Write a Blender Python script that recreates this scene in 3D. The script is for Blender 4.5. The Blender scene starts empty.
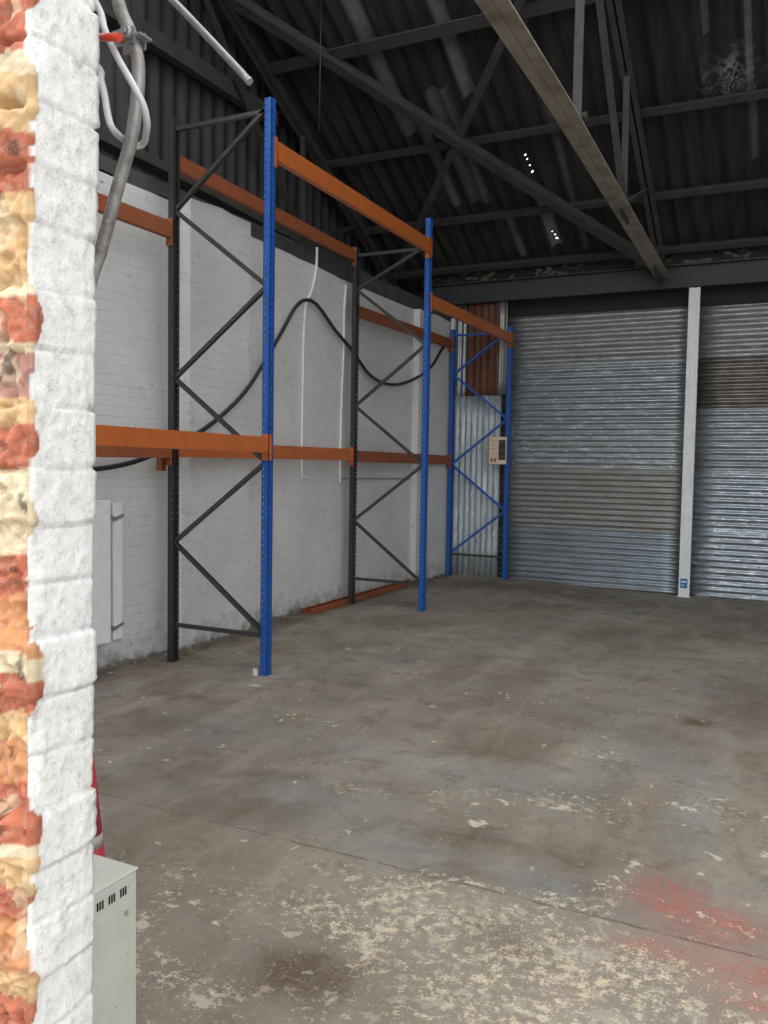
import bpy, bmesh, math, random
from mathutils import Vector, Matrix, noise
random.seed(7)
scn = bpy.context.scene
COL = scn.collection

# ------------------------------------------------------------------ helpers
def V(*a): return Vector(a)

class MB:
    """collects faces, builds ONE mesh object"""
    def __init__(s): s.v = []; s.f = []; s.sm = []
    def add(s, vs, fs, smooth=False):
        o = len(s.v); s.v += [tuple(v) for v in vs]
        s.f += [tuple(o + i for i in f) for f in fs]; s.sm += [smooth] * len(fs)
        return s
    def box(s, x0, x1, y0, y1, z0, z1):
        vs = [(x, y, z) for x in (x0, x1) for y in (y0, y1) for z in (z0, z1)]
        return s.add(vs, [(0,1,3,2),(4,6,7,5),(0,4,5,1),(2,3,7,6),(0,2,6,4),(1,5,7,3)])
    def extrude(s, prof, p0, p1, up=(0,0,1), smooth=False, caps=True):
        """prof: list of (a,b) in the (side, up) plane, swept from p0 to p1"""
        p0, p1, up = Vector(p0), Vector(p1), Vector(up)
        d = (p1 - p0).normalized(); side = d.cross(up).normalized(); u = side.cross(d).normalized()
        n = len(prof)
        vs = [p + side * a + u * b for p in (p0, p1) for a, b in prof]
        fs = [(i, (i+1) % n, n + (i+1) % n, n + i) for i in range(n)]
        if caps: fs += [tuple(range(n-1, -1, -1)), tuple(range(n, 2*n))]
        return s.add(vs, fs, smooth)
    def bar(s, p0, p1, w, h, up=(0,0,1)):
        return s.extrude([(-w/2,-h/2),(w/2,-h/2),(w/2,h/2),(-w/2,h/2)], p0, p1, up)
    def cyl(s, p0, p1, r, n=12, r1=None):
        r1 = r if r1 is None else r1
        p0, p1 = Vector(p0), Vector(p1); d = (p1-p0).normalized()
        up = Vector((0,0,1)) if abs(d.z) < .9 else Vector((1,0,0))
        a = d.cross(up).normalized(); b = a.cross(d)
        vs = [p0 + (a*math.cos(t) + b*math.sin(t))*r for t in (2*math.pi*i/n for i in range(n))]
        vs += [p1 + (a*math.cos(t) + b*math.sin(t))*r1 for t in (2*math.pi*i/n for i in range(n))]
        fs = [(i, (i+1) % n, n+(i+1) % n, n+i) for i in range(n)]
        s.add(vs, fs, True)
        s.f += [tuple(len(s.v)-2*n+i for i in range(n-1,-1,-1)), tuple(len(s.v)-n+i for i in range(n))]; s.sm += [False, False]
        return s
    def tube(s, pts, r, n=10, sub=6):
        P = [Vector(p) for p in pts]; Q = []
        if sub > 1:
            for i in range(len(P)-1):
                a, b, c, d = P[max(i-1,0)], P[i], P[i+1], P[min(i+2,len(P)-1)]
                for k in range(sub):
                    t = k/sub
                    Q.append(.5*((2*b)+(c-a)*t+(2*a-5*b+4*c-d)*t*t+(3*b-a-3*c+d)*t**3))
            Q.append(P[-1])
        else: Q = P
        T = [(Q[min(i+1,len(Q)-1)]-Q[max(i-1,0)]).normalized() for i in range(len(Q))]
        ref = Vector((0,0,1)) if abs(T[0].z) < .9 else Vector((1,0,0))
        nrm = T[0].cross(ref).normalized(); vs = []
        for q, t in zip(Q, T):
            nrm = (nrm - t*nrm.dot(t)).normalized(); b = t.cross(nrm)
            vs += [q + (nrm*math.cos(a)+b*math.sin(a))*r for a in (2*math.pi*k/n for k in range(n))]
        fs = [(i*n+k, i*n+(k+1)%n, (i+1)*n+(k+1)%n, (i+1)*n+k) for i in range(len(Q)-1) for k in range(n)]
        s.add(vs, fs, True)
        o = len(s.v)-len(vs)
        s.f += [tuple(o+k for k in range(n-1,-1,-1)), tuple(o+len(vs)-n+k for k in range(n))]; s.sm += [False, False]
        return s
    def build(s, name, mat, parent=None, bevel=0, loc=None):
        me = bpy.data.meshes.new(name); me.from_pydata(s.v, [], s.f); me.update()
        me.polygons.foreach_set('use_smooth', s.sm)
        bm = bmesh.new(); bm.from_mesh(me); bmesh.ops.recalc_face_normals(bm, faces=bm.faces); bm.to_mesh(me); bm.free()
        me.materials.append(mat)
        o = bpy.data.objects.new(name, me); COL.objects.link(o)
        if bevel:
            m = o.modifiers.new('bevel', 'BEVEL'); m.width = bevel; m.segments = 2; m.limit_method = 'ANGLE'; m.angle_limit = math.radians(40)
        if parent: o.parent = parent
        return o

def tag(o, label=None, cat=None, group=None, kind=None):
    if label: o['label'] = label
    if cat: o['category'] = cat
    if group: o['group'] = group
    if kind: o['kind'] = kind
    return o
def thing(name, label, cat, loc=(0,0,0), group=None):
    o = bpy.data.objects.new(name, None); o.empty_display_size = .1; COL.objects.link(o); o.location = loc
    return tag(o, label, cat, group)
def struct(o): o['kind'] = 'structure'; return o
def copy_tree(root, loc, label):
    r = root.copy(); COL.objects.link(r); r.location = loc; r['label'] = label
    for ch in root.children:
        c = ch.copy(); COL.objects.link(c); c.parent = r
        for g in ch.children:
            d = g.copy(); COL.objects.link(d); d.parent = c
    return r

# ------------------------------------------------------------------ materials
def new_mat(name):
    m = bpy.data.materials.new(name); m.use_nodes = True; nt = m.node_tree
    return m, nt, nt.nodes['Principled BSDF']
def N(nt, typ, **kw):
    n = nt.nodes.new('ShaderNode'+typ)
    for k, v in kw.items():
        if k.startswith('_'): setattr(n, k[1:], v)
        else: n.inputs[k.replace('__',' ')].default_value = v
    return n
def L(nt, a, b): nt.links.new(a, b)
def coords(nt, scale=(1,1,1)):
    tc = N(nt, 'TexCoord'); mp = N(nt, 'Mapping'); mp.inputs['Scale'].default_value = scale
    L(nt, tc.outputs['Object'], mp.inputs['Vector']); return mp.outputs['Vector']
def noise_tex(nt, vec, scale, detail=4, rough=.55, dist=0):
    n = N(nt, 'TexNoise', Scale=scale, Detail=detail, Roughness=rough, Distortion=dist); L(nt, vec, n.inputs['Vector']); return n.outputs['Fac']
def ramp(nt, fac, stops):
    r = N(nt, 'ValToRGB'); e = r.color_ramp.elements
    while len(e) < len(stops): e.new(.5)
    for el, (p, c) in zip(e, stops):
        el.position = p; el.color = (*c, 1) if not isinstance(c, (int, float)) else (c, c, c, 1)
    L(nt, fac, r.inputs['Fac']); return r.outputs['Color']
def mix(nt, fac, a, b, mode='MIX'):
    m = N(nt, 'Mix', _data_type='RGBA', _blend_type=mode)
    for sock, v in ((m.inputs[0], fac), (m.inputs[6], a), (m.inputs[7], b)):
        if isinstance(v, (int, float)): sock.default_value = v
        elif isinstance(v, tuple): sock.default_value = (*v, 1)
        else: L(nt, v, sock)
    return m.outputs[2]
def mth(nt, op, a, b=0.0, clamp=False):
    m = N(nt, 'Math', _operation=op, _use_clamp=clamp)
    for i, v in enumerate((a, b)):
        if isinstance(v, (int, float)): m.inputs[i].default_value = v
        else: L(nt, v, m.inputs[i])
    return m.outputs[0]
def bump(nt, bs, h, strength=.5, dist=.01):
    b = N(nt, 'Bump', Strength=strength, Distance=dist); L(nt, h, b.inputs['Height']); L(nt, b.outputs['Normal'], bs.inputs['Normal'])

def paint(name, col, dirt=(.12,.1,.085), amount=.35, rough=.45, scale=9, metallic=0, chips=0, chipcol=(.5,.5,.5)):
    m, nt, bs = new_mat(name); v = coords(nt)
    f = noise_tex(nt, v, scale, 6, .65); f2 = noise_tex(nt, v, scale*7, 3, .6)
    fac = mth(nt, 'MULTIPLY', ramp(nt, f, [(.42, 0.), (.75, 1.)]), amount)
    c = mix(nt, fac, col, dirt)
    if chips:
        c = mix(nt, ramp(nt, f2, [(.70-chips*.1, 0.), (.73-chips*.1, 1.)]), c, chipcol)
    L(nt, c, bs.inputs['Base Color']); bs.inputs['Roughness'].default_value = rough; bs.inputs['Metallic'].default_value = metallic
    bump(nt, bs, f2, .12, .004)
    return m

M = {}
M['blue'] = paint('rack_blue', (.014,.100,.40), (.02,.06,.17), .5, .38, 11, chips=.25, chipcol=(.16,.22,.36))
M['black'] = paint('rack_black', (.032,.030,.029), (.06,.055,.05), .5, .5, 11, chips=.2, chipcol=(.12,.11,.1))
M['orange'] = paint('rack_orange', (.52,.135,.030), (.28,.08,.03), .45, .42, 6, chips=.2, chipcol=(.3,.1,.04))
M['rustorange'] = paint('worn_orange', (.31,.088,.030), (.18,.06,.03), .6, .6, 7, chips=.3, chipcol=(.22,.12,.08))
M['brace'] = paint('brace_metal', (.055,.052,.050), (.12,.11,.1), .4, .42, 14, metallic=.3)
M['zinc'] = paint('zinc', (.42,.43,.44), (.18,.17,.16), .55, .4, 20, metallic=.6)
M['timber'] = paint('dusty_tie', (.34,.295,.235), (.10,.085,.07), .8, .85, 5)
M['roofsteel'] = paint('sooty_steel', (.060,.057,.052), (.024,.022,.021), .8, .8, 6)
M['lintel'] = paint('lintel_grey', (.036,.038,.037), (.022,.022,.022), .7, .6, 4)
M['cable'] = paint('cable_rubber', (.022,.022,.024), (.06,.06,.06), .3, .55, 14)
M['conduit'] = paint('white_conduit', (.84,.83,.80), (.35,.33,.3), .4, .5, 12)
M['hose'] = paint('white_hose', (.70,.70,.72), (.4,.38,.36), .35, .35, 25)
M['pipe'] = paint('galvanised_pipe', (.36,.345,.33), (.13,.105,.085), .9, .5, 22, metallic=.35, chips=.5, chipcol=(.62,.61,.59))
M['rod'] = paint('rod_steel', (.30,.31,.33), (.15,.14,.13), .7, .4, 26, metallic=.5, chips=.2, chipcol=(.5,.5,.5))
M['redcap'] = paint('red_cap', (.75,.07,.03), (.4,.05,.03), .3, .35, 30)
M['cabinet'] = paint('cabinet_grey', (.54,.55,.49), (.30,.28,.23), .35, .42, 7, chips=.15, chipcol=(.25,.22,.18))
M['slot'] = paint('slot_dark', (.015,.015,.015), (.02,.02,.02), .1, .8)
M['panel'] = paint('panel_white', (.84,.85,.87), (.55,.54,.52), .25, .45, 10, chips=.2, chipcol=(.35,.33,.3))
M['post'] = paint('post_white', (.80,.81,.80), (.52,.52,.50), .4, .4, 6)
M['sticker'] = paint('sticker_blue', (.02,.19,.42), (.02,.1,.2), .3, .4, 30)
M['paper'] = paint('label_paper', (.75,.77,.78), (.6,.6,.6), .3, .5, 30)
M['signcream'] = paint('sign_cream', (.68,.55,.41), (.5,.4,.3), .4, .5, 16)
M['signdark'] = paint('sign_maroon', (.045,.022,.025), (.03,.02,.02), .3, .45, 16)
M['signtan'] = paint('sign_tan', (.42,.28,.2), (.3,.2,.15), .3, .5, 16)
M['signred'] = paint('sign_red', (.36,.11,.09), (.25,.1,.08), .3, .5, 16)
M['conered'] = paint('cone_red', (.42,.035,.05), (.20,.04,.05), .5, .5, 30)
M['conepale'] = paint('cone_band', (.40,.36,.36), (.2,.15,.15), .6, .6, 40)
M['plate'] = paint('wall_plate', (.075,.073,.07), (.03,.03,.03), .8, .85, 6)
M['darkwall'] = paint('dark_backing', (.02,.019,.018), (.035,.03,.02), .6, .9, 5)
M['clad'] = paint('gable_cladding', (.055,.055,.058), (.03,.03,.031), .6, .75, 3)
M['rag'] = paint('pale_sleeve', (.6,.6,.57), (.4,.39,.36), .4, .7, 20)

def galv(name, base, rough=.36, metallic=.85, dull=.3, dullcol=(.3,.29,.27), sx=1.2, sz=26, seed=0., glint=0):
    m, nt, bs = new_mat(name)
    tc = N(nt,'TexCoord'); mp = N(nt,'Mapping'); mp.inputs['Scale'].default_value = (sx, 1, sz); mp.inputs['Location'].default_value = (seed, seed*.7, seed*1.3)
    L(nt, tc.outputs['Object'], mp.inputs['Vector'])
    st = noise_tex(nt, mp.outputs['Vector'], 2.2, 5, .6)
    v = coords(nt); sp = noise_tex(nt, v, 5, 7, .7); fine = noise_tex(nt, v, 42, 3, .6)
    c = mix(nt, ramp(nt, st, [(.35, 0.), (.66, 1.)]), tuple(x*.72 for x in base), tuple(min(1, x*1.18) for x in base))
    dl = mth(nt, 'MULTIPLY', ramp(nt, sp, [(.38, 0.), (.66, 1.)]), dull)
    c = mix(nt, dl, c, dullcol)
    if glint:  # highlights painted into the colour: pale glint streaks with darker ones between
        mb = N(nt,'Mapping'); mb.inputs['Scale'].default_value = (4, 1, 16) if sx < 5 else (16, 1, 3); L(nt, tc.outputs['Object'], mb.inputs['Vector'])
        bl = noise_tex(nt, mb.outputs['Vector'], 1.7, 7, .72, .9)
        c = mix(nt, mth(nt,'MULTIPLY', ramp(nt, bl, [(.54, 0.), (.60, 1.)]), glint), c, (.80,.83,.86))
        c = mix(nt, mth(nt,'MULTIPLY', ramp(nt, bl, [(.36, 1.), (.44, 0.)]), glint*.7), c, (.20,.215,.23))
    L(nt, c, bs.inputs['Base Color'])
    r = mth(nt, 'ADD', mth(nt, 'MULTIPLY', sp, .35), rough-.16, True); L(nt, r, bs.inputs['Roughness'])
    bs.inputs['Metallic'].default_value = metallic
    bump(nt, bs, mix(nt, .75, fine, sp), .16, .010)
    return m

# white painted brick
def brick_mat(name, white=(.70,.695,.68)):
    m, nt, bs = new_mat(name)
    tc = N(nt,'TexCoord'); sp = N(nt,'SeparateXYZ'); L(nt, tc.outputs['Object'], sp.inputs[0])
    cb = N(nt,'CombineXYZ'); L(nt, mth(nt,'ADD', sp.outputs['X'], sp.outputs['Y']), cb.inputs['X']); L(nt, sp.outputs['Z'], cb.inputs['Y'])
    nz = N(nt,'TexNoise', Scale=9., Detail=3.); L(nt, tc.outputs['Object'], nz.inputs['Vector'])
    off = N(nt,'VectorMath', _operation='MULTIPLY_ADD'); L(nt, nz.outputs['Color'], off.inputs[0]); off.inputs[1].default_value = (.022,.022,0); L(nt, cb.outputs[0], off.inputs[2])
    bk = N(nt,'TexBrick', Scale=1.0); bk.inputs['Color1'].default_value=(1,1,1,1); bk.inputs['Color2'].default_value=(.92,.92,.92,1); bk.inputs['Mortar'].default_value=(0,0,0,1)
    bk.inputs['Mortar Size'].default_value=.0055; bk.inputs['Mortar Smooth'].default_value=.6; bk.inputs['Brick Width'].default_value=.225; bk.inputs['Row Height'].default_value=.075
    L(nt, off.outputs[0], bk.inputs['Vector'])
    v = tc.outputs['Object']
    big = noise_tex(nt, v, 1.3, 5, .6); mid = noise_tex(nt, v, 7, 6, .7); fine = noise_tex(nt, v, 60, 3, .6)
    c = mix(nt, ramp(nt, big, [(.35, 0.), (.7, 1.)]), white, tuple(x*.84 for x in white))
    c = mix(nt, mth(nt,'MULTIPLY', ramp(nt, mid, [(.58, 0.), (.70, 1.)]), .35), c, (.42,.40,.37))
    # joints hold some grime in places
    jm = mth(nt,'MULTIPLY', bk.outputs['Fac'], ramp(nt, mid, [(.48, .0), (.66, .42)]))
    c = mix(nt, jm, c, (.36,.35,.33))
    # splashed dirt by the floor
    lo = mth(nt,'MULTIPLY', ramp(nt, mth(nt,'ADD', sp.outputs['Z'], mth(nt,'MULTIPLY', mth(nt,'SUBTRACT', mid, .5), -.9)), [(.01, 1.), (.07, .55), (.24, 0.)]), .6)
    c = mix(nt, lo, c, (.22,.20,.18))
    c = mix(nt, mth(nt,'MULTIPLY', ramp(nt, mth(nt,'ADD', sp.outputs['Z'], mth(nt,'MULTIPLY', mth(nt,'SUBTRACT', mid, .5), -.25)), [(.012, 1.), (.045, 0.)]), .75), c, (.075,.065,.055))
    # a few chips through to brick
    ch = ramp(nt, noise_tex(nt, v, 17, 2, .5), [(.735, 0.), (.75, 1.)])
    c = mix(nt, mth(nt,'MULTIPLY', ch, .6), c, (.25,.2,.17))
    L(nt, c, bs.inputs['Base Color']); bs.inputs['Roughness'].default_value=.7
    h = mth(nt,'ADD', mth(nt,'MULTIPLY', bk.outputs['Color'], .8), mth(nt,'ADD', mth(nt,'MULTIPLY', mid, .5), mth(nt,'MULTIPLY', fine, .15)))
    bump(nt, bs, h, .40, .010)
    return m
M['brick'] = brick_mat('painted_brick')

# roof sheet: sooty corrugated asbestos with pale bands, a pale stain and small holes
def roof_mat():
    m, nt, bs = new_mat('roof_sheet')
    tc = N(nt,'TexCoord'); v = tc.outputs['Object']; sp = N(nt,'SeparateXYZ'); L(nt, v, sp.inputs[0])
    mp = N(nt,'Mapping'); mp.inputs['Scale'].default_value=(9,.9,.9); L(nt, v, mp.inputs['Vector'])
    st = noise_tex(nt, mp.outputs['Vector'], 1.6, 5, .65); nz = noise_tex(nt, v, 4, 6, .7)
    c = mix(nt, ramp(nt, st, [(.36, 0.), (.68, 1.)]), (.015,.0148,.0145), (.045,.043,.040))
    def band(x, w, y0, y1, s):
        bx = ramp(nt, mth(nt,'ABSOLUTE', mth(nt,'SUBTRACT', sp.outputs['X'], x)), [(w*.7, 1.), (w*1.2, 0.)])
        by = mth(nt,'MULTIPLY', mth(nt,'GREATER_THAN', sp.outputs['Y'], y0), mth(nt,'LESS_THAN', sp.outputs['Y'], y1))
        return mth(nt,'MULTIPLY', mth(nt,'MULTIPLY', bx, by), mth(nt,'MULTIPLY', ramp(nt, nz, [(.3, .35), (.6, 1.)]), s))
    for x, w, y0, y1, s in ((-4.22,.11,6.8,9.08,.8), (-3.36,.08,7.2,8.75,.8), (-3.72,.12,8.6,10.1,.45), (-4.05,.07,8.9,10.1,.5), (-2.96,.07,10.05,10.9,1.), (-2.6,.03,7,11,.3), (-.62,.03,7.5,9.2,.6), (-.98,.03,7.5,8.6,.5), (-.6,.03,9.2,10.,.4), (-4.28,.018,6.8,11.2,.5), (-3.45,.06,10.3,11.0,.4)):
        c = mix(nt, band(x, w, y0, y1, s), c, (.24,.235,.22))
    d = N(nt,'VectorMath', _operation='DISTANCE'); L(nt, v, d.inputs[0]); d.inputs[1].default_value=(-.78,9.0,5.37)
    blob = ramp(nt, mth(nt,'ADD', d.outputs['Value'], mth(nt,'MULTIPLY', nz, .75)), [(.42, 1.), (.72, 0.)])
    c = mix(nt, mth(nt,'MULTIPLY', blob, ramp(nt, noise_tex(nt, v, 11, 4, .6, 1.5), [(.45, 0.), (.6, .9)])), c, (.30,.30,.28))
    L(nt, c, bs.inputs['Base Color']); bs.inputs['Roughness'].default_value=.85
    hole = None
    for hx, hy, r in ((-2.995,9.56,.011),(-2.99,9.62,.010),(-2.985,9.71,.009),(-2.98,9.80,.013),(-2.955,10.76,.012),(-2.945,10.82,.017),(-2.975,10.70,.009)):
        dd = N(nt,'VectorMath', _operation='DISTANCE'); cb = N(nt,'CombineXYZ', X=hx, Y=hy)
        fl = N(nt,'CombineXYZ'); L(nt, sp.outputs['X'], fl.inputs['X']); L(nt, sp.outputs['Y'], fl.inputs['Y'])
        L(nt, fl.outputs[0], dd.inputs[0]); L(nt, cb.outputs[0], dd.inputs[1])
        k = mth(nt,'LESS_THAN', dd.outputs['Value'], r)
        hole = k if hole is None else mth(nt,'MAXIMUM', hole, k)
    L(nt, mth(nt,'SUBTRACT', 1.0, hole), bs.inputs['Alpha'])
    bump(nt, bs, nz, .3, .01)
    return m
M['roof'] = roof_mat()

# wall top with flaking pale render
def flaking():
    m, nt, bs = new_mat('flaking_render'); v = coords(nt, (1,1,2.2))
    a = noise_tex(nt, v, 4.5, 6, .7, .8); b = noise_tex(nt, v, 16, 4, .6)
    c = mix(nt, ramp(nt, b, [(.35,0.),(.7,1.)]), (.028,.027,.025), (.065,.062,.055))
    c = mix(nt, ramp(nt, a, [(.545,0.),(.575,1.),(.62,1.),(.65,.15)]), c, (.28,.25,.20))
    L(nt, c, bs.inputs['Base Color']); bs.inputs['Roughness'].default_value=.9; bump(nt, bs, a, .8, .03)
    return m
M['flake'] = flaking()

def rusty():
    m, nt, bs = new_mat('rusted_sheet'); v = coords(nt, (6,6,.8)); v2 = coords(nt)
    a = noise_tex(nt, v, 2.5, 5, .65); b = noise_tex(nt, v2, 8, 5, .6)
    c = mix(nt, ramp(nt, a, [(.35,0.),(.65,1.)]), (.085,.028,.018), (.16,.062,.036))
    c = mix(nt, ramp(nt, b, [(.66,0.),(.74,.7)]), c, (.36,.33,.29))
    L(nt, c, bs.inputs['Base Color']); bs.inputs['Roughness'].default_value=.75
    return m
M['rust'] = rusty()

# ------------------------------------------------------------------ floor
def smooth(a, b, x):
    t = max(0, min(1, (x-a)/(b-a))); return t*t*(3-2*t)
def floor_z(x, y): return -.062*smooth(-3.7, -1.0, x)*smooth(7.5, 11.0, y)
def build_floor():
    X0, X1, Y0, Y1, ST = -5.5, 2.6, .2, 11.7, .04
    nx, ny = int((X1-X0)/ST), int((Y1-Y0)/ST)
    vs, cols, fs = [], [], []
    cream = [(-.88,2.935,.28,.025,1.2),(-.80,2.40,.60,.40,.95),(-.95,2.70,.40,.14,.9),(-.30,2.35,.6,.30,.8),(-1.65,1.95,.35,.16,.8),(-1.15,2.55,.25,.25,.5),(-1.6,2.45,.2,.1,.5),
             (-.56,3.22,.10,.20,.9),(-.62,2.98,.07,.10,.9),(-1.3,3.45,.22,.08,.6),(-.88,3.88,.20,.20,.7),(-1.15,3.75,.35,.08,.7),(-1.45,3.62,.2,.06,.8),(-1.9,3.50,.25,.07,.8),
             (-.45,4.1,.2,.25,.45),(-.1,3.9,.25,.3,.45),(-2.55,4.35,.3,.06,.8),(-2.5,7.0,.5,.15,.5),(-2.7,7.6,.25,.1,.6),(-2.05,2.45,.18,.10,.65),(-1.0,4.6,.3,.15,.5),
             (-1.6,5.45,.35,.12,.55),(-3.3,4.86,.16,.035,1.2),(-3.95,8.05,.14,.05,1.1),(-3.3,7.0,.25,.06,.7),(-.85,5.6,.3,.08,.45),(-1.95,2.15,.15,.1,.5),(-.1,3.05,.3,.06,.6),(-4.35,5.0,.3,.05,.7),(-1.75,3.0,.12,.3,.3)]
    red = [(-.40,3.17,.14,.16,1.),(-.20,3.06,.20,.14,1.),(-.12,2.80,.22,.12,.8),(-.42,2.78,.14,.07,.75),(-.05,2.62,.15,.12,.7),(-.55,2.45,.08,.04,.7),(-.60,3.98,.05,.03,.8)]
    dark = [(-1.32,2.18,.13,.10,1.),(-1.15,2.15,.22,.14,.6),(-1.5,2.05,.3,.16,.5),(-.85,2.62,.12,.10,.7),(-1.12,3.26,.20,.13,1.),(-1.0,2.98,.14,.05,.6),(-.54,5.44,.09,.05,1.3),(-.75,5.5,.3,.03,.7),(-.15,5.35,.2,.05,.6),
            (-.72,3.28,.13,.2,.75),(-.62,3.02,.06,.2,.6),(-2.3,3.45,.5,.3,.5),(-3.2,3.9,.5,.12,.6),(-3.7,4.4,.3,.12,.5),(-1.4,3.0,.4,.1,.3),(-2.7,5.2,.4,.1,.35),(-3.3,10.5,.9,.35,.8),(-1.4,10.4,1.2,.4,.5),(-.7,8.3,.8,.2,.35),
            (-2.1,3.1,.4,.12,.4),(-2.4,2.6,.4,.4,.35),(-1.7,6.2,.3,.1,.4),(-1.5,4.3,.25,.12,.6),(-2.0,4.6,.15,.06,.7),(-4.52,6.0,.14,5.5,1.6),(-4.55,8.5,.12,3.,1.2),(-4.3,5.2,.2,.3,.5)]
    blue = [(-.82,3.02,.22,.10,1.),(-2.0,3.35,.45,.18,.8),(-1.35,3.95,.5,.2,.5),(-.38,4.1,.10,.5,.6),(-2.9,4.0,.5,.15,.5),(-.9,4.9,.25,.4,.4),(-1.5,3.05,.25,.12,.6)]
    def acc(lst, x, y):
        t = 0
        for cx, cy, rx, ry, s in lst:
            q = ((x-cx)/rx)**2 + ((y-cy)/ry)**2
            if q < 6: t += s*math.exp(-q*.9)
        return min(1, t)
    for j in range(ny+1):
        for i in range(nx+1):
            x, y = X0+i*ST, Y0+j*ST
            slab = 1 if y < 2.84 else 0
            vs.append((x, y, floor_z(x, y)+.0008*noise.noise((x*3,y*3,0))))
            r = acc(cream, x, y)
            cols.append((min(1, r+.12*slab), acc(red, x, y), acc(dark, x, y), acc(blue, x, y)))
    fs = [(j*(nx+1)+i, j*(nx+1)+i+1, (j+1)*(nx+1)+i+1, (j+1)*(nx+1)+i) for j in range(ny) for i in range(nx)]
    me = bpy.data.meshes.new('floor'); me.from_pydata(vs, [], fs)
    me.polygons.foreach_set('use_smooth', [True]*len(fs))
    at = me.color_attributes.new('wear', 'FLOAT_COLOR', 'POINT')
    at.data.foreach_set('color', [c for q in cols for c in q])
    m, nt, bs = new_mat('worn_concrete')
    tc = N(nt,'TexCoord'); v = tc.outputs['Object']; sp = N(nt,'SeparateXYZ'); L(nt, v, sp.inputs[0])
    wa = N(nt,'Attribute', _attribute_name='wear'); ws = N(nt,'SeparateColor'); L(nt, wa.outputs['Color'], ws.inputs['Color'])
    big = noise_tex(nt, v, .9, 6, .62, .3); mid = noise_tex(nt, v, 4.5, 7, .68, .4); fin = noise_tex(nt, v, 26, 5, .7); mic = noise_tex(nt, v, 110, 3, .6)
    mp = N(nt,'Mapping'); mp.inputs['Scale'].default_value=(1,3.2,1); mp.inputs['Rotation'].default_value=(0,0,.25); L(nt, v, mp.inputs['Vector'])
    stk = noise_tex(nt, mp.outputs['Vector'], 2.4, 7, .68, .6)
    mp2 = N(nt,'Mapping'); mp2.inputs['Scale'].default_value=(2.6,.55,1); mp2.inputs['Rotation'].default_value=(0,0,.12); L(nt, v, mp2.inputs['Vector'])
    trk = noise_tex(nt, mp2.outputs['Vector'], 1.5, 6, .65, .3)
    c = mix(nt, ramp(nt, big, [(.36,0.),(.64,1.)]), (.165,.132,.098), (.288,.256,.212))
    c = mix(nt, mth(nt,'MULTIPLY', ramp(nt, trk, [(.48,0.),(.66,1.)]), .6), c, (.350,.308,.252))
    c = mix(nt, mth(nt,'MULTIPLY', ramp(nt, stk, [(.48,0.),(.64,1.)]), .4), c, (.20,.185,.16))
    c = mix(nt, mth(nt,'MULTIPLY', ramp(nt, mid, [(.52,0.),(.66,1.)]), .65), c, (.128,.101,.076))
    c = mix(nt, mth(nt,'MULTIPLY', ramp(nt, noise_tex(nt, v, 2.1, 5, .6, .8), [(.55,0.),(.66,1.)]), .40), c, (.175,.182,.192))
    c = mix(nt, mth(nt,'MULTIPLY', wa.outputs['Alpha'], ramp(nt, stk, [(.35,.25),(.55,.75)])), c, (.235,.245,.25))
    c = mix(nt, mth(nt,'MULTIPLY', ramp(nt, fin, [(.34,1.),(.48,0.)]), .40), c, (.105,.09,.074))
    # threshold slab: paler screed
    edge = mth(nt,'ADD', sp.outputs['Y'], mth(nt,'MULTIPLY', mid, .05))
    slab = mth(nt,'MULTIPLY', mth(nt,'LESS_THAN', edge, 2.91), ramp(nt, mth(nt,'MULTIPLY', mth(nt,'ADD', sp.outputs['X'], 3.0), .3), [(.40,.35),(.60,1.)]))
    c = mix(nt, mth(nt,'MULTIPLY', slab, .45), c, (.290,.250,.195))
    # dark stains
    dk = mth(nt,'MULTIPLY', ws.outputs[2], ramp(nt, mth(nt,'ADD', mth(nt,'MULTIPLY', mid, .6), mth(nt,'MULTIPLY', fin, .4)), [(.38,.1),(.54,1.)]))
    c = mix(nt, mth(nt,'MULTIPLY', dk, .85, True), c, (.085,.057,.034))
    # red paint, worn to streaks
    c = mix(nt, mth(nt,'MULTIPLY', ws.outputs[1], ramp(nt, mid, [(.38,.1),(.55,.5)])), c, (.36,.185,.155))
    rd = ramp(nt, mth(nt,'ADD', mth(nt,'ADD', mth(nt,'MULTIPLY', stk, .45), mth(nt,'MULTIPLY', fin, .55)), mth(nt,'MULTIPLY', ws.outputs[1], .13)), [(.575,0.),(.68,1.)])
    c = mix(nt, mth(nt,'MULTIPLY', rd, mth(nt,'MULTIPLY', mth(nt,'GREATER_THAN', ws.outputs[1], .12), .60)), c, (.36,.075,.055))
    # cream flakes: more where the wear map says so, a sprinkle elsewhere
    fl = mth(nt,'ADD', mth(nt,'MULTIPLY', fin, .45), mth(nt,'ADD', mth(nt,'MULTIPLY', mic, .30), mth(nt,'MULTIPLY', mid, .25)))
    cr = ramp(nt, mth(nt,'ADD', fl, mth(nt,'MULTIPLY', ws.outputs[0], .092)), [(.592,0.),(.635,1.)])
    c = mix(nt, mth(nt,'MULTIPLY', mth(nt,'MULTIPLY', cr, mth(nt,'SUBTRACT', 1.0, mth(nt,'MULTIPLY', dk, .75), True)), ramp(nt, noise_tex(nt, v, 13, 3, .6), [(.35,.25),(.6,.85)])), c, (.64,.555,.39))
    # pale chips and scuffs with ragged outlines
    ck = noise_tex(nt, v, 8.5, 8, .68, .5)
    sc = ramp(nt, mth(nt,'ADD', ck, mth(nt,'MULTIPLY', ws.outputs[0], .10)), [(.655,0.),(.67,1.)])
    c = mix(nt, mth(nt,'MULTIPLY', sc, mth(nt,'SUBTRACT', .8, mth(nt,'MULTIPLY', slab, .55))), c, (.60,.55,.45))
    sc2 = ramp(nt, mth(nt,'ADD', mth(nt,'MULTIPLY', stk, .6), mth(nt,'MULTIPLY', fin, .4)), [(.635,0.),(.665,1.)])
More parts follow.
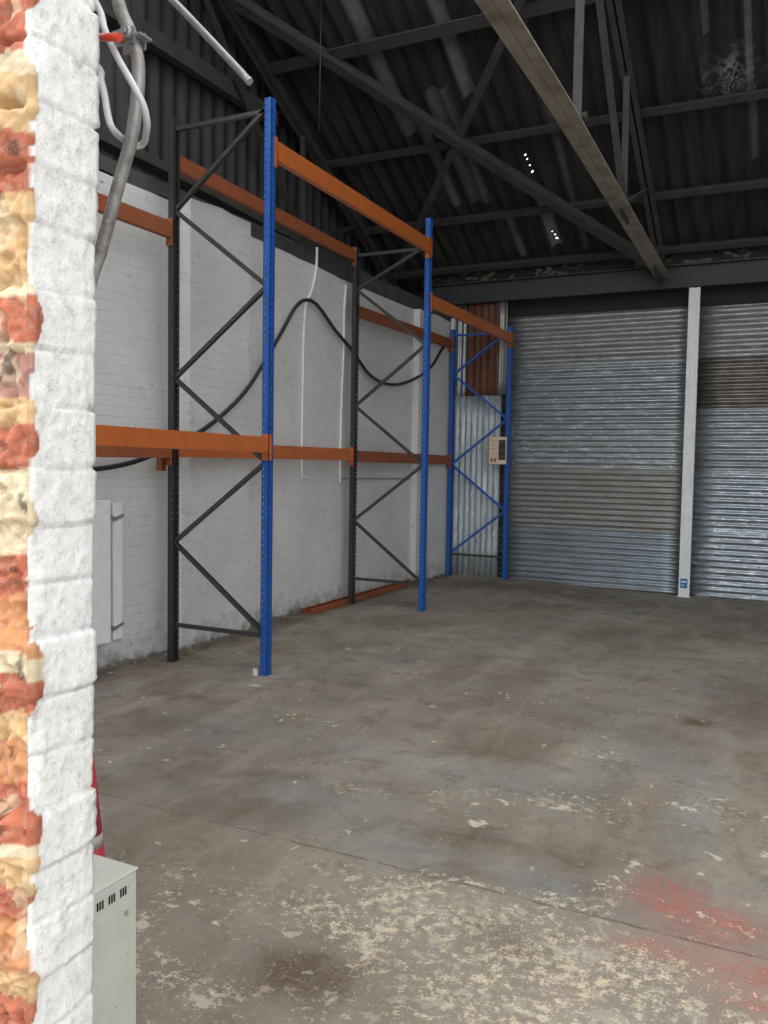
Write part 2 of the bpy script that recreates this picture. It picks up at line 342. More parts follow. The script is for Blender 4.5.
    c = mix(nt, mth(nt,'MULTIPLY', sc2, .5), c, (.46,.425,.36))
    # joint between slabs
    jt = ramp(nt, mth(nt,'ABSOLUTE', mth(nt,'SUBTRACT', edge, 2.915)), [(.003,1.),(.010,0.)])
    c = mix(nt, mth(nt,'MULTIPLY', jt, mth(nt,'MULTIPLY', ramp(nt, ck, [(.4,0.),(.55,1.)]), .75)), c, (.085,.065,.048))
    L(nt, c, bs.inputs['Base Color'])
    L(nt, ramp(nt, mid, [(.3,.62),(.7,.85)]), bs.inputs['Roughness'])
    bump(nt, bs, mth(nt,'ADD', mth(nt,'MULTIPLY', fin, .6), mth(nt,'ADD', mth(nt,'MULTIPLY', mic,.3), mth(nt,'MULTIPLY', cr, .35))), .35, .01)
    me.materials.append(m)
    o = bpy.data.objects.new('floor', me); COL.objects.link(o); struct(o)
    return m
M['floor'] = build_floor()
# the concrete goes on to the right inside and out in front of the door
b = MB(); b.box(2.6, 6.2, .2, 11.7, -.30, 0); struct(b.build('floor_right', M['floor']))
b = MB(); b.box(-14, 16, -16, .2, -.30, -.002); struct(b.build('ground', paint('yard_concrete', (.34,.33,.31), (.2,.19,.18), .5, .9, 2)))

# ------------------------------------------------------------------ left wall
b = MB()
outline = [(-5.0,.87),(-4.56,.87),(-4.56,5.50),(-4.48,5.50),(-4.48,6.32),(-4.60,6.32),(-4.60,10.10),(-4.512,10.10),(-4.512,11.42),(-5.0,11.42)]
def jag(y): return 3.60 + .035*noise.noise((y*2.1,3,0)) + .02*noise.noise((y*9,1,0)) - .05*smooth(6.8, 8.6, y)
top = []
pts = []
for (x0, y0), (x1, y1) in zip(outline, outline[1:]+outline[:1]):
    n = max(1, int(math.hypot(x1-x0, y1-y0)/.12))
    pts += [(x0+(x1-x0)*k/n, y0+(y1-y0)*k/n) for k in range(n)]
n = len(pts)
vs = [(x, y, -.1) for x, y in pts] + [(x, y, jag(y) + (.06 if -4.55 < x < -4.4 and y < 7 else 0)) for x, y in pts]
b.add(vs, [(i, (i+1) % n, n+(i+1) % n, n+i) for i in range(n)] + [tuple(range(n, 2*n))])
struct(b.build('wall_left', M['brick']))
b = MB(); b.box(-5.0, -4.62, .87, 11.42, 3.45, 3.74)
o = struct(b.build('trim_1', M['plate'])); o['label'] = 'dark concrete wall plate above the white brick wall'

# gable cladding on the left, vertical corrugations
def corr(name, mat, a0, a1, f, pitch, amp, rows, seg=8, parent=None, trap=False):
    """a: coordinate across the corrugation; f(a, t, h)->(x,y,z), t in rows, h height"""
    n = int((a1-a0)/pitch*seg); vs = []
    for t in rows:
        for i in range(n+1):
            a = a0+(a1-a0)*i/n; ph = 2*math.pi*(a-a0)/pitch
            h = math.cos(ph)
            if trap: h = max(-1, min(1, 1.9*h))
            vs.append(f(a, t, amp*h))
    fs = [(r*(n+1)+i, r*(n+1)+i+1, (r+1)*(n+1)+i+1, (r+1)*(n+1)+i) for r in range(len(rows)-1) for i in range(n)]
    b = MB(); b.add(vs, fs, True); o = b.build(name, mat, parent)
    m = o.modifiers.new('thickness', 'SOLIDIFY'); m.thickness = .003; m.offset = 0
    return o
RZ = lambda y: 4.08 + .52*(11.1-y)           # rafter centre line, back slope
RIDGE = 6.2
def roof_z(y): return (RZ(y) if y > RIDGE else RZ(2*RIDGE-y)) + .21
struct(corr('wall_gable', M['clad'], .6, 11.8, lambda a, t, h: (-5.62+h, a, (3.0 if t == 0 else roof_z(a)+.02)), .2, .022, (0, 1)))
b = MB(); b.box(-5.8, -5.66, .5, 11.8, -.1, 3.2); struct(b.build('wall_outer', M['clad']))
# right gable (out of frame), front wall, back wall
b = MB(); b.add([(6.1,.5,-.1),(6.1,11.8,-.1),(6.1,11.8,roof_z(11.8)),(6.1,RIDGE,roof_z(RIDGE)),(6.1,.5,roof_z(.5))], [(0,1,2,3,4)]); struct(b.build('wall_right', M['brick']))
b = MB(); b.box(-5.8, 6.1, 11.45, 11.6, -.2, roof_z(11.45)-.06); struct(b.build('wall_back', M['darkwall']))

# ------------------------------------------------------------------ front wall and the brick jamb beside the camera
XJ = -.871; YF, YI = .760, .868; OPEN_R = 5.6; OPEN_T = 3.75
b = MB()
b.box(-5.8, -1.42, YF, YI, -.2, roof_z(YI)-.1); b.box(-1.42, XJ-.01, YF, YI, 2.6, roof_z(YI)-.1); b.box(-1.42, XJ-.01, YF, YI, -.2, .40)
b.box(XJ-.01, 6.1, YF, YI, OPEN_T, roof_z(YI)-.1); b.box(OPEN_R, 6.1, YF, YI, -.2, OPEN_T)
struct(b.build('wall_front', M['brick']))

def jamb():
    Z0, Z1, DZ = .39, 2.62, .0042
    prof = []                                        # (x, y, nx, ny, zone, distance from back arris)
    xs = -1.43
    while xs < XJ-.001: prof.append((xs, YF, 0, -1, 0, 9)); xs += .004 if xs > -1.02 else .02
    k = 36
    for i in range(k+1):
        t = i/k; nx = 1.0; ny = 0.
        if i == 0: nx, ny = .5, -.5
        if i == k: nx, ny = .7, .7
        prof.append((XJ, YF+(YI-YF)*t, nx, ny, 1, (1-t)*(YI-YF)))
    for i in range(1, 12): prof.append((XJ-.05*i, YI, 0, 1, 2, 9))
    rows = int((Z1-Z0)/DZ); vs, cols = [], []
    R = random.Random(3)
    ofs = [R.uniform(-1, 1) for _ in range(60)]; ofs2 = [R.uniform(-1, 1) for _ in range(60)]; ln = [R.random() for _ in range(60)]
    red, orng, tan, cream, pink, grey = (.42,.12,.06), (.52,.23,.095), (.56,.36,.17), (.62,.50,.33), (.36,.17,.13), (.35,.30,.25)
    seq = [(20,orng),(30,cream),(84,red),(104,cream),(152,tan),(208,red),(246,tan),(286,tan),(300,cream),(346,red),(354,cream),(396,pink),(424,tan),(470,red),(546,cream),(588,red),(650,orng),(676,cream),(718,red),(742,tan),(780,orng),(836,red),(850,cream),(892,tan),(932,red),(984,orng),(1008,tan),(1100,red)]
    for j in range(rows+1):
        z = Z0+DZ*j; py = 450-(z-1.56)/.00131
        for (x, y, nx, ny, zone, de) in prof:
            u = (x+y)
            wob = (.020 if zone == 0 else .006)*noise.noise((u*11, z*9, 1))
            q = (1.84-(z+wob))/.075; kk = int(math.floor(q)) % 60; fr = q-math.floor(q)
            joint = max(0, 1-min(fr, 1-fr)*.075/(.0065 if zone == 0 else .0042)); joint = joint*joint*(3-2*joint)
            w = [noise.noise((x*f, y*f, z*f)) for f in (14, 38, 95, 210)]
            if zone == 0:
                lump = .5*w[0]+.45*w[1]+.3*w[2]
                d = .018*ofs[kk]*(1-joint)+.014*lump+.006*w[2]+.003*w[3]-.010*joint
                edge_d = XJ-x
                if edge_d < .03: d *= .35+.65*edge_d/.03
                d -= .004
                pz = py+22*noise.noise((x*12, z*6, 5))
                cr = seq[-1][1]
                for lim, cc in seq:
                    if pz < lim: cr = cc; break
                f = .8+.5*(w[1]*.6+w[2]*.5+.25)
                mort = noise.noise((x*20, z*16, 9))
                if mort > .32: cr = tuple(.5*a_+.5*b_ for a_, b_ in zip(cr, cream))
                cr = tuple(max(.02, min(.85, c*f)) for c in cr)
                if noise.noise((x*30, z*22, 4)) > .5: cr = tuple(c*.35 for c in cr)
                paintf = 0
            else:
                d = .0030*ofs[kk]-.0038*joint*(.35+.65*abs(ofs2[kk]))+.0020*w[0]+.0013*w[1]+.0009*w[2]+.0008*w[3]
                if zone == 1:
                    if de < .02: d -= (1-de/.02)*(.0025+.0060*joint*max(0, .4+ofs2[(kk+3) % 60]) + .003*max(0, w[1]))
                    fd = (YI-YF)-de
                    d += .0075
                    if fd < .02: d += (1-fd/.02)*.012*(noise.noise((0, z*9, 2))+.4*noise.noise((0, z*31, 2)))
                g = 1-.16*max(0, w[1]+w[2]*.6)-.35*joint*max(0, w[0]+.25)-.12*max(0, w[2]+w[3])
                cr = (.74*g, .725*g, .70*g)
                if w[1]+w[2]*.7+w[3]*.35 > .80: cr = (.50,.47,.42)
                if zone == 1 and (YI-YF)-de < .003+.026*(noise.noise((0, z*9, 2))+.45*noise.noise((0, z*31, 2))+.15*ofs[kk]):
                    pz = py+22*noise.noise((x*12, z*6, 5)); cr = seq[-1][1]
                    for lim, cc in seq:
                        if pz < lim: cr = cc; break
                    cr = tuple(c*(.85+.4*w[1]) for c in cr)
            tl = -.0112*max(0, 2.05-z)/1.15
            vs.append((x+nx*d+tl, y+ny*d, z)); cols.append((*cr, 1))
    P = len(prof)
    fs = [(j*P+i, j*P+i+1, (j+1)*P+i+1, (j+1)*P+i) for j in range(rows) for i in range(P-1)]
    me = bpy.data.meshes.new('trim_jamb'); me.from_pydata(vs, [], fs); me.polygons.foreach_set('use_smooth', [True]*len(fs))
    at = me.color_attributes.new('paint', 'FLOAT_COLOR', 'POINT'); at.data.foreach_set('color', [c for q in cols for c in q])
    m, nt, bs = new_mat('jamb_brick'); a = N(nt,'Attribute', _attribute_name='paint')
    v = coords(nt); f1 = noise_tex(nt, v, 70, 5, .7); f2 = noise_tex(nt, v, 330, 4, .65)
    f1 = mth(nt,'ADD', mth(nt,'MULTIPLY', f1, .55), mth(nt,'MULTIPLY', f2, .45))
    c = mix(nt, mth(nt,'MULTIPLY', ramp(nt, f1, [(.52,0.),(.60,1.)]), .42), a.outputs['Color'], (.33,.30,.26))
    L(nt, c, bs.inputs['Base Color']); bs.inputs['Roughness'].default_value=.85
    bump(nt, bs, f1, .6, .005)
    me.materials.append(m)
    o = bpy.data.objects.new('trim_jamb', me); COL.objects.link(o); struct(o)
    o['label'] = 'door jamb of white painted brick with bare broken brick at the front'
jamb()

# ------------------------------------------------------------------ roof
rows_back = [i/10 for i in range(11)]
def roofpt(y0, y1, ext):
    def f(a, t, h):
        y = y0+(y1-y0)*t
        s = -1 if y0 < RIDGE else 1
        nz = 1/math.hypot(1, .52); ny = s*.52*nz
        return (a, y+ny*h, roof_z(y)+nz*h)
    return f
struct(corr('ceiling', M['roof'], -5.75, 6.25, roofpt(RIDGE+.0, 11.75, 0), .2, .024, rows_back, seg=10))
for q, (xa, xb) in enumerate(((-5.75,-4.75),(-2.95,-2.35),(-.55,.05),(1.85,2.45),(4.25,6.25))):      # sheeted strips between the openings added to the unseen front slope for extra daylight
    struct(corr('ceiling_front_%d' % (q+1), M['roof'], xa, xb, roofpt(RIDGE-.0001, .45, 0), .2, .024, rows_back, seg=10))
for q, (xa, xb) in enumerate(((-4.75,-2.95),(-2.35,-.55),(.05,1.85),(2.45,4.25))):
    b = MB(); s_ = RIDGE-.5; e_ = 1.5
    for x in (xa, (xa+xb)/2, xb):
        b.bar((x, s_, roof_z(s_)), (x, e_, roof_z(e_)), .05, .08)
    for y in (s_, (s_+e_)/2, e_): b.bar((xa, y, roof_z(y)), (xb, y, roof_z(y)), .08, .05)
    o = struct(b.build('added_opening_%d' % (q+1), M['roofsteel'])); o['label'] = 'frame of an opening added to the unseen front roof slope for more daylight'
b = MB(); b.cyl((-5.75,RIDGE,roof_z(RIDGE)+.0),(6.25,RIDGE,roof_z(RIDGE)+.0), .06, 10); struct(b.build('trim_ridge', M['roof']))

# purlins
PN = [(7.9,'sooty steel purlin highest up in view, cut by the top of the photo'), (9.15,'sooty steel purlin second down the roof slope, passing under the pale stain'),
      (10.19,'sooty steel purlin third down the roof slope, above the eaves'), (11.0,'dusty steel purlin lowest on the slope, just above the flaking wall top')]
for y, lab in PN:
    z = RZ(y)+.118; u = V(0,.52,1).normalized()
    b = MB(); k_ = 1.45 if y < 8 else 1
    b.extrude([(a_*k_, c_*k_-(.02 if k_ > 1 else 0)) for a_, c_ in [(-.045,-.06),(.045,-.06),(.045,-.045),(-.030,-.045),(-.030,.06),(-.045,.06)]], (-5.40,y,z), (6.0,y,z), u)
    tag(b.build('purlin', M['roofsteel']), lab, 'roof beam', 'roof purlins')

# trusses
def angle_prof(w, t=.012): return [(-w/2,-w/2),(w/2,-w/2),(w/2,-w/2+t),(-w/2+t,-w/2+t),(-w/2+t,w/2),(-w/2,w/2)]
def double_angle(b, p0, p1, w, h, gap=.022, t=.014):
    for s in (-1, 1):
        g = s*gap/2
        b.extrude([(g,-h/2),(s*w/2,-h/2),(s*w/2,-h/2+t),(g+s*t,-h/2+t),(g+s*t,h/2),(g,h/2)], p0, p1)
def truss(x, label):
    t = thing('roof_truss', label, 'roof truss', (x, RIDGE, 3.9), 'roof trusses')
    def P(y, z): return (0, y-RIDGE, z-3.9)
    def mir(y): return 2*RIDGE-y
    def tie_z(y): return 4.275-.0445*max(0, y-4.9)
    b = MB(); 
    for f in (lambda y: y, mir):
        double_angle(b, P(f(RIDGE), tie_z(f(RIDGE))), P(f(11.25), tie_z(f(11.25))), .175, .12, .004)
    b.build('tie_beam', M['timber' if x > -3 else 'roofsteel'], t)
    for f in ((lambda y: y, mir) if x > -3 else (lambda y: y,)):
        b = MB(); double_angle(b, P(f(RIDGE), RZ(RIDGE)), P(f(11.25), RZ(11.25)), .13, .12); b.build('rafter', M['roofsteel'], t)
        b = MB(); b.extrude(angle_prof(.06), P(f(8.64), tie_z(f(8.64))+.04), P(f(8.60), RZ(8.6)-.02), (1,0,0)); b.build('post', M['roofsteel'], t)
        b = MB(); b.extrude(angle_prof(.065), P(f(8.62), tie_z(f(8.62))+.05), P(f(6.45), RZ(6.45)-.1), (1,0,0)); b.build('strut', M['roofsteel'], t)
        b = MB(); b.extrude(angle_prof(.055), P(f(8.72), tie_z(f(8.72))+.05), P(f(9.95), RZ(9.95)-.03), (1,0,0)); b.build('strut', M['roofsteel'], t)
        b = MB(); y8 = f(8.65); sgn = 1 if y8 > RIDGE else -1
        pts = [P(y8-.18*sgn, 4.0), P(y8+.2*sgn, 3.99), P(y8+.16*sgn, 4.17), P(y8, 4.24), P(y8-.12*sgn, 4.18)]
        vs = [(-.008, p[1], p[2]) for p in pts] + [(.008, p[1], p[2]) for p in pts]
        b.add(vs, [tuple(range(5)), tuple(range(9,4,-1))] + [(i,(i+1)%5,5+(i+1)%5,5+i) for i in range(5)]); b.build('gusset_plate', M['roofsteel'], t)
        b = MB(); y9 = f(11.1); pts = [P(y9-.55*sgn, 3.86), P(y9+.08*sgn, 3.82), P(y9+.08*sgn, 4.12), P(y9-.3*sgn, 4.30)]
        vs = [(-.008, p[1], p[2]) for p in pts] + [(.008, p[1], p[2]) for p in pts]
        b.add(vs, [tuple(range(4)), tuple(range(7,3,-1))] + [(i,(i+1)%4,4+(i+1)%4,4+i) for i in range(4)]); b.build('gusset_plate', M['roofsteel'], t)
    if x < -3: return t
    b = MB(); b.extrude(angle_prof(.07), P(6.72, tie_z(6.72)+.02), P(6.72, RZ(6.72)-.02), (1,0,0))
    b.cyl((-.05, 6.72-RIDGE+.05, tie_z(6.72)-3.9+.1), (.06, 6.72-RIDGE+.05, tie_z(6.72)-3.9+.1), .028, 8)
    b.build('hanger', M['roofsteel'], t)
    return t
truss(-1.69, 'dusty steel roof truss with a pale bottom tie running towards the camera')
truss(-5.36, 'dark roof truss beside the left gable, its rafter seen behind the blue upright')

# diagonal wind braces in the roof plane
def brace(p0, p1, w, label):
    b = MB(); b.extrude(angle_prof(w, .014), p0, p1, (0,.46,.89))
    tag(b.build('wind_brace', M['roofsteel']), label, 'roof brace', 'diagonal roof braces')
brace((-1.77,11.03,RZ(11.03)-.06), (-5.30,7.11,RZ(7.11)-.0), .11, 'long steel brace slanting from upper left down to the foot of the pale tie')
brace((-5.28,10.93,RZ(10.93)+.02), (-1.78,6.92,RZ(6.92)+.02), .085, 'thinner steel brace slanting from upper right down to the back left corner')
b = MB(); b.bar((-5.50,3.0,5.40),(-5.50,8.2,5.40), .10, .16); tag(b.build('sheeting_rail', M['roofsteel']), 'dark level rail on the corrugated gable above the black rack upright', 'wall rail')
b = MB(); b.cyl((-4.40,7.35,RZ(7.35)+.2),(-4.41,7.36,4.80), .006, 6); tag(b.build('hanging_wire', M['brace']), 'thin grey wire hanging straight down from the roof', 'wire')

# ------------------------------------------------------------------ back wall pieces
b = MB(); h0, h1 = 3.80, 4.09
b.extrude([(-.075,h0),(.075,h0),(.075,h0+.018),(.01,h0+.018),(.01,h1-.018),(.075,h1-.018),(.075,h1),(-.075,h1)], (-4.98,11.28,0), (6.05,11.28,0))
o = b.build('lintel_beam', M['lintel']); tag(o, 'wide dark grey steel lintel across the top of the corrugated sheets', 'steel beam')
b = MB(); vs = []; n = 240
for zz in (4.095, 4.30):
    for k in range(n+1):
        x = -5.0+11*k/n; vs.append((x, 11.26+.02*noise.noise((x*3,zz*4,0))+.015*noise.noise((x*14,zz*9,0)), zz))
for zz in (4.30, 4.095):
    for k in range(n+1): vs.append((-5.0+11*k/n, 11.45, zz))
fs = [(r*(n+1)+k, r*(n+1)+k+1, ((r+1)%4)*(n+1)+k+1, ((r+1)%4)*(n+1)+k) for r in range(4) for k in range(n)]
b.add(vs, fs, True); o = struct(b.build('trim_2', M['flake'])); o['label'] = 'flaking render band on the wall top under the eaves'

YB = 11.34
def hsheet(x0, x1, z0, z1, pitch, amp, mat, label, dy=0, tilt=0):
    n = max(2, int((x1-x0)/.3))
    rows = [x0+(x1-x0)*k/n for k in range(n+1)]
    o = corr('corrugated_sheet', mat, z0, z1, lambda a, t, h: (t, YB+dy+h+.004*noise.noise((t*2,a*2,dy)), a+tilt*(t-x0)), pitch, amp, rows, seg=10)
    return tag(o, label, 'corrugated sheet', 'corrugated sheets closing the back wall')
SL0, SL1, SR0, SR1 = -3.81, -1.30, -1.29, 1.30
gA = galv('galv_dull_top', (.38,.39,.39), .46, .7, .75, (.24,.235,.22), seed=1, glint=.25)
gB = galv('galv_blue', (.36,.40,.43), .40, .75, .35, (.27,.28,.29), seed=2, glint=.5)
gC = galv('galv_spangled', (.38,.42,.44), .40, .75, .5, (.27,.28,.28), seed=3, glint=.6)
gD = galv('galv_tan', (.33,.325,.305), .46, .65, .7, (.25,.235,.21), seed=4, glint=.1)
gE = galv('galv_bright', (.40,.45,.49), .38, .85, .3, (.22,.235,.24), seed=5, glint=.1)
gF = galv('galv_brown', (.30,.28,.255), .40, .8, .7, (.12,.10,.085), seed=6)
gG = galv('galv_shiny', (.40,.45,.50), .38, .78, .25, (.28,.30,.32), seed=7, glint=.85)
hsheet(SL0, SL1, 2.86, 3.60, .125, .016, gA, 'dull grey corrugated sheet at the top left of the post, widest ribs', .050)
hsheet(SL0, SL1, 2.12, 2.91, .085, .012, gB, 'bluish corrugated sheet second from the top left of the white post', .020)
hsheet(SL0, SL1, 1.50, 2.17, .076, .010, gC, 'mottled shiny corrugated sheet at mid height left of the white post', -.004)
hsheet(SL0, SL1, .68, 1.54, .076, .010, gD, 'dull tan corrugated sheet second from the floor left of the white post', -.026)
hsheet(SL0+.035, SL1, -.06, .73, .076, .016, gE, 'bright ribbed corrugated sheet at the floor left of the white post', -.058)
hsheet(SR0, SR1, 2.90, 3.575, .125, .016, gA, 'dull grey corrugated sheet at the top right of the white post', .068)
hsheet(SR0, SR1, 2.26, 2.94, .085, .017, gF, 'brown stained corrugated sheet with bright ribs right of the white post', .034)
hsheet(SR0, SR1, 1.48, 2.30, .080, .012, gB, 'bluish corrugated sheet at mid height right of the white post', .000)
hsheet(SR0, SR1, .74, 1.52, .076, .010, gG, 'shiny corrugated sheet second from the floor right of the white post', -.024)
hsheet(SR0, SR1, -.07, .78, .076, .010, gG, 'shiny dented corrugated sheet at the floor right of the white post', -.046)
def vsheet(x0, x1, z0, z1, mat, label, dy=0, pitch=.085, amp=.013):
    n = 6; rows = [z0+(z1-z0)*k/n for k in range(n+1)]
    o = corr('corrugated_sheet', mat, x0, x1, lambda a, t, h: (a, YB+dy+h+.003*noise.noise((a*2,t*2,dy)), t), pitch, amp, rows, seg=10)
    return tag(o, label, 'corrugated sheet', 'corrugated sheets closing the back wall')
vsheet(-4.49, -3.785, -.01, 2.52, galv('galv_upright', (.50,.55,.58), .52, .5, .3, (.33,.34,.34), sx=22, sz=.6, seed=8, glint=.6), 'galvanised sheet with vertical ribs behind the lower part of the blue rack frame', -.070)
vsheet(-4.33, -3.83, 2.46, 3.80, M['rust'], 'rust red sheet with vertical ribs above the galvanised one', -.036, .10, .016)
vsheet(-4.50, -4.335, 2.40, 3.80, galv('galv_strip', (.40,.43,.45), .4, .8, .5, (.25,.25,.25), sx=22, sz=.6, seed=9), 'narrow grey sheet with vertical ribs between the rust red sheet and the white wall', -.02)
vsheet(-3.86, -3.72, 2.53, 3.80, galv('galv_strip_right', (.42,.42,.40), .42, .7, .5, (.28,.22,.17), sx=22, sz=.6, seed=10), 'narrow pale strip of sheet on the right edge of the rust red sheet', -.075)
t = thing('steel_post', 'tall white steel post in front of the corrugated sheets', 'post', (-1.30, 11.2, -.06))
b = MB(); b.extrude([(a_*1.32, c_) for a_, c_ in [(-.05,-.03),(.05,-.03),(.05,.03),(.022,.03),(.022,.018),(-.012,.018),(-.012,.03),(-.05,.03)]], (0,0,0), (0,0,3.84), (0,-1,0)); b.build('post', M['post'], t, .003)
b = MB(); b.box(-.045,.04,-.034,-.030,.115,.235); o = b.build('sticker', M['sticker'], t); o['label'] = 'blue sticker'
b = MB(); b.box(-.035,.028,-.0355,-.034,.185,.205); b.box(-.035,.005,-.0355,-.034,.145,.155); b.build('sticker_mark', M['paper'], o)
b = MB(); b.box(.0,.03,-.034,-.030,.50,.60); o = b.build('label_strip', M['paper'], t)
b = MB(); b.box(-.075,.075,-.04,.04,0,.008); b.build('foot_plate', M['post'], t)

# ------------------------------------------------------------------ pallet racking
UW, UD = .058, .062     # upright: width along x, along y
def upright(b, x, face, h, z0=.006):
    """C section, perforated; face = +1 when its punched face looks to +x"""
    P_, t = .05, .003
    xo = x+face*UW/2; xi = x-face*UW/2
    lo = lambda a, c: (min(a, c), max(a, c))
    # side walls with a row of slots near the inner lip, as strips and bridges
    for ys in (-UD/2, UD/2-t):
        a0, a1 = xi, xi+face*.010; s0, s1 = a1, a1+face*.009
        b.box(*lo(a0,a1), ys, ys+t, z0, h); b.box(*lo(s1,xo), ys, ys+t, z0, h)
        z = z0
        while z < h-.001:
            b.box(*lo(s0,s1), ys, ys+t, z, min(h, z+P_-.012)); z += P_
    # punched face with two slot rows and a centre rib
    X = lo(xo, xo-face*t)
    for y0, y1 in ((-UD/2,-.021),(-.010,.010),(.021,UD/2)): b.box(*X, y0, y1, z0, h)
    for y0, y1 in ((-.021,-.010),(.010,.021)):
        z = z0
        while z < h-.001:
            b.box(*X, y0, y1, z, min(h, z+P_-.018)); z += P_
    b.box(*lo(xo+face*.004, xo), -.004, .004, z0, h)
    # lips
    for y0, y1 in ((-UD/2,-UD/2+.016),(UD/2-.016,UD/2)): b.box(*lo(xi, xi+face*t), y0, y1, z0, h)

def rack_frame(loc, xb, xf, h, label, lower, blueback=False, hb=None):
    t = thing('rack_frame', label, 'rack frame', loc, 'pallet rack frames')
    X = lambda x: x-loc[0]
    b = MB(); upright(b, X(xf), 1, h); o = b.build('upright', M['blue'], t); o['label'] = 'blue front upright'
    b = MB(); upright(b, X(xb), -1, hb or h); o = b.build('upright', M['blue' if blueback else 'black'], t); o['label'] = ('blue' if blueback else 'black')+' back upright'
    for x, mt in ((xf,'blue'),(xb,'blue' if blueback else 'black')):
        p = MB(); p.box(X(x)-.033, X(x)+.033, -.042, .042, 0, .006); p.cyl((X(x)+.02,-.036,.006),(X(x)+.02,-.036,.014), .005, 6); p.build('foot_plate', M[mt], t)
    bm = M['blue' if blueback else 'brace']
    a, c = X(xb)+.012, X(xf)-.012
    def strut(za, zc, name='brace', mt=bm):
        b = MB(); p0, p1 = V(a,0,za), V(c,0,zc)
        b.extrude([(-.017,-.014),(.017,-.014),(.017,.014),(.012,.014),(.012,-.009),(-.012,-.009),(-.012,.014),(-.017,.014)], p0, p1, (0,0,1))
        for p in (p0, p1): b.cyl(p+V(0,-.022,0), p+V(0,.022,0), .007, 6)
        return b.build(name, mt, t)
    z = lower[1]; strut(lower[0], lower[0]+.01 if False else lower[0], 'horizontal_brace', M['brace'])
    side = lower[2]
    top_ = (hb or h) if hb else h
    while z < top_-.12:
        z2 = min(z+.625, top_-.05)
        if side: strut(z, z2)
        else: strut(z2, z)
        side = not side; z = z2
    strut((hb or h)-.08, (hb or h)-.08, 'horizontal_brace')
    return t
FY = [2.03, 5.12, 8.20, 11.12]
XF = [-3.40, -3.470, -3.580, -3.630]; XB = [-4.30, -4.33, -4.43, -4.456]
f0 = rack_frame((XF[0],FY[0],0), XB[0], XF[0], 4.08, 'tall rack frame nearest the door, behind the white brick jamb', (.285,.30,False))
f1 = rack_frame((XF[1],FY[1],0), XB[1], XF[1], 4.10, 'nearest tall rack frame in view, blue front upright and black back upright', (.285,.30,False))
f2 = rack_frame((XF[2],FY[2],0), XB[2], XF[2], 4.09, 'middle rack frame with blue front and black back uprights, loose beam behind its foot', (.285,.30,False), hb=3.87)
f3 = rack_frame((XF[3],FY[3],0), XB[3], XF[3], 3.43, 'shorter all blue rack frame against the corrugated back wall', (.30,.31,True), True)
b = MB(); b.box(XB[3]-.028-XF[3],XB[3]+.028-XF[3],-.032,.032,3.43,3.58); o = b.build('sleeve', M['rag'], f3); o['label'] = 'pale sleeve on the top of the back upright'
# steel packing shims under two front uprights
b = MB(); b.box(XF[1]-.075, XF[1]-.050, FY[1]-.055, FY[1]-.035, 0, .045); b.box(XF[1]-.045, XF[1]-.035, FY[1]-.075, FY[1]-.052, 0, .035)
tag(b.build('shim', M['paper']), 'small white packing piece at the foot of the nearest blue upright', 'shim')

def beam(i, j, front, z0, z1, label, mat='orange', h=.125, gap_i=True):
    """spans frame i to frame j; z = centre height at both ends"""
    X = XF if front else XB; s = 1 if front else -1
    y0, y1 = FY[i]+UD/2+.004, FY[j]-UD/2-.004
    p0, p1 = V(X[i]+s*.012, y0, z0), V(X[j]+s*.012, y1, z1)
    t = thing('rack_beam', label, 'rack beam', p0, 'orange rack beams'); q1 = p1-p0
    b = MB(); w = .048
    prof = [(-w/2,-h/2),(w/2,-h/2),(w/2,h/2-.028),(w/2-.016,h/2-.028),(w/2-.016,h/2),(-w/2,h/2)]
    if front: pass
    else: prof = [(-a, c) for a, c in prof[::-1]]
    # side = d x up : d=+y, up=z  -> side = +x ; the stepped edge faces the inside of the rack
    prof = [(-a, c) for a, c in prof[::-1]]
    b.extrude(prof, V(0,.004,0), q1-V(0,.004,0)); b.build('rail', M[mat], t, .003)
    for p, e, k in ((V(0,0,0), -1, i), (q1, 1, j)):
        c = MB()
        lo = lambda a, d: (min(a, d), max(a, d))
        xf = s*(UW/2-.012+.010)             # just outside the punched face of the upright
        c.box(*lo(p.x-s*.03, p.x+xf), *lo(p.y-e*.002, p.y-e*.008+0*e), p.z-h/2-.055, p.z+h/2+.02)
        c.box(*lo(p.x+xf-s*.005, p.x+xf), *lo(p.y-e*.008, p.y+e*.030), p.z-h/2-.055, p.z+h/2+.02)
        for zz in (-.06, .0, .05): c.box(*lo(p.x+xf, p.x+xf+s*.005), *lo(p.y+e*.014, p.y+e*.026), p.z+zz-.012, p.z+zz+.012)
        c.build('connector', M[mat], t)
    return t
beam(1, 2, True, 3.755, 3.80, 'orange beam high up between the two tall blue uprights', h=.135)
beam(1, 2, False, 3.80, 3.79, 'orange beam high up between the two black back uprights', 'rustorange')
beam(0, 1, False, 3.275, 3.28, 'short visible end of orange beam high on the wall left of the nearest black upright', 'rustorange')
beam(2, 3, False, 3.21, 3.235, 'upper orange beam on the white wall at the far end, from black upright to blue one', 'rustorange')
beam(2, 3, True, 3.255, 3.265, 'upper orange beam to the shorter blue frame, in front of the rust red sheet')
beam(0, 1, True, 1.685, 1.672, 'bright orange waist high beam at the left, ending at the nearest blue upright', h=.112)
beam(0, 1, False, 1.625, 1.63, 'waist high back beam partly hidden behind the bright orange front beam', 'rustorange')
beam(1, 2, False, 1.64, 1.645, 'waist high orange back beam between the two black uprights')
beam(2, 3, False, 1.63, 1.62, 'waist high orange back beam furthest from the door', 'rustorange')
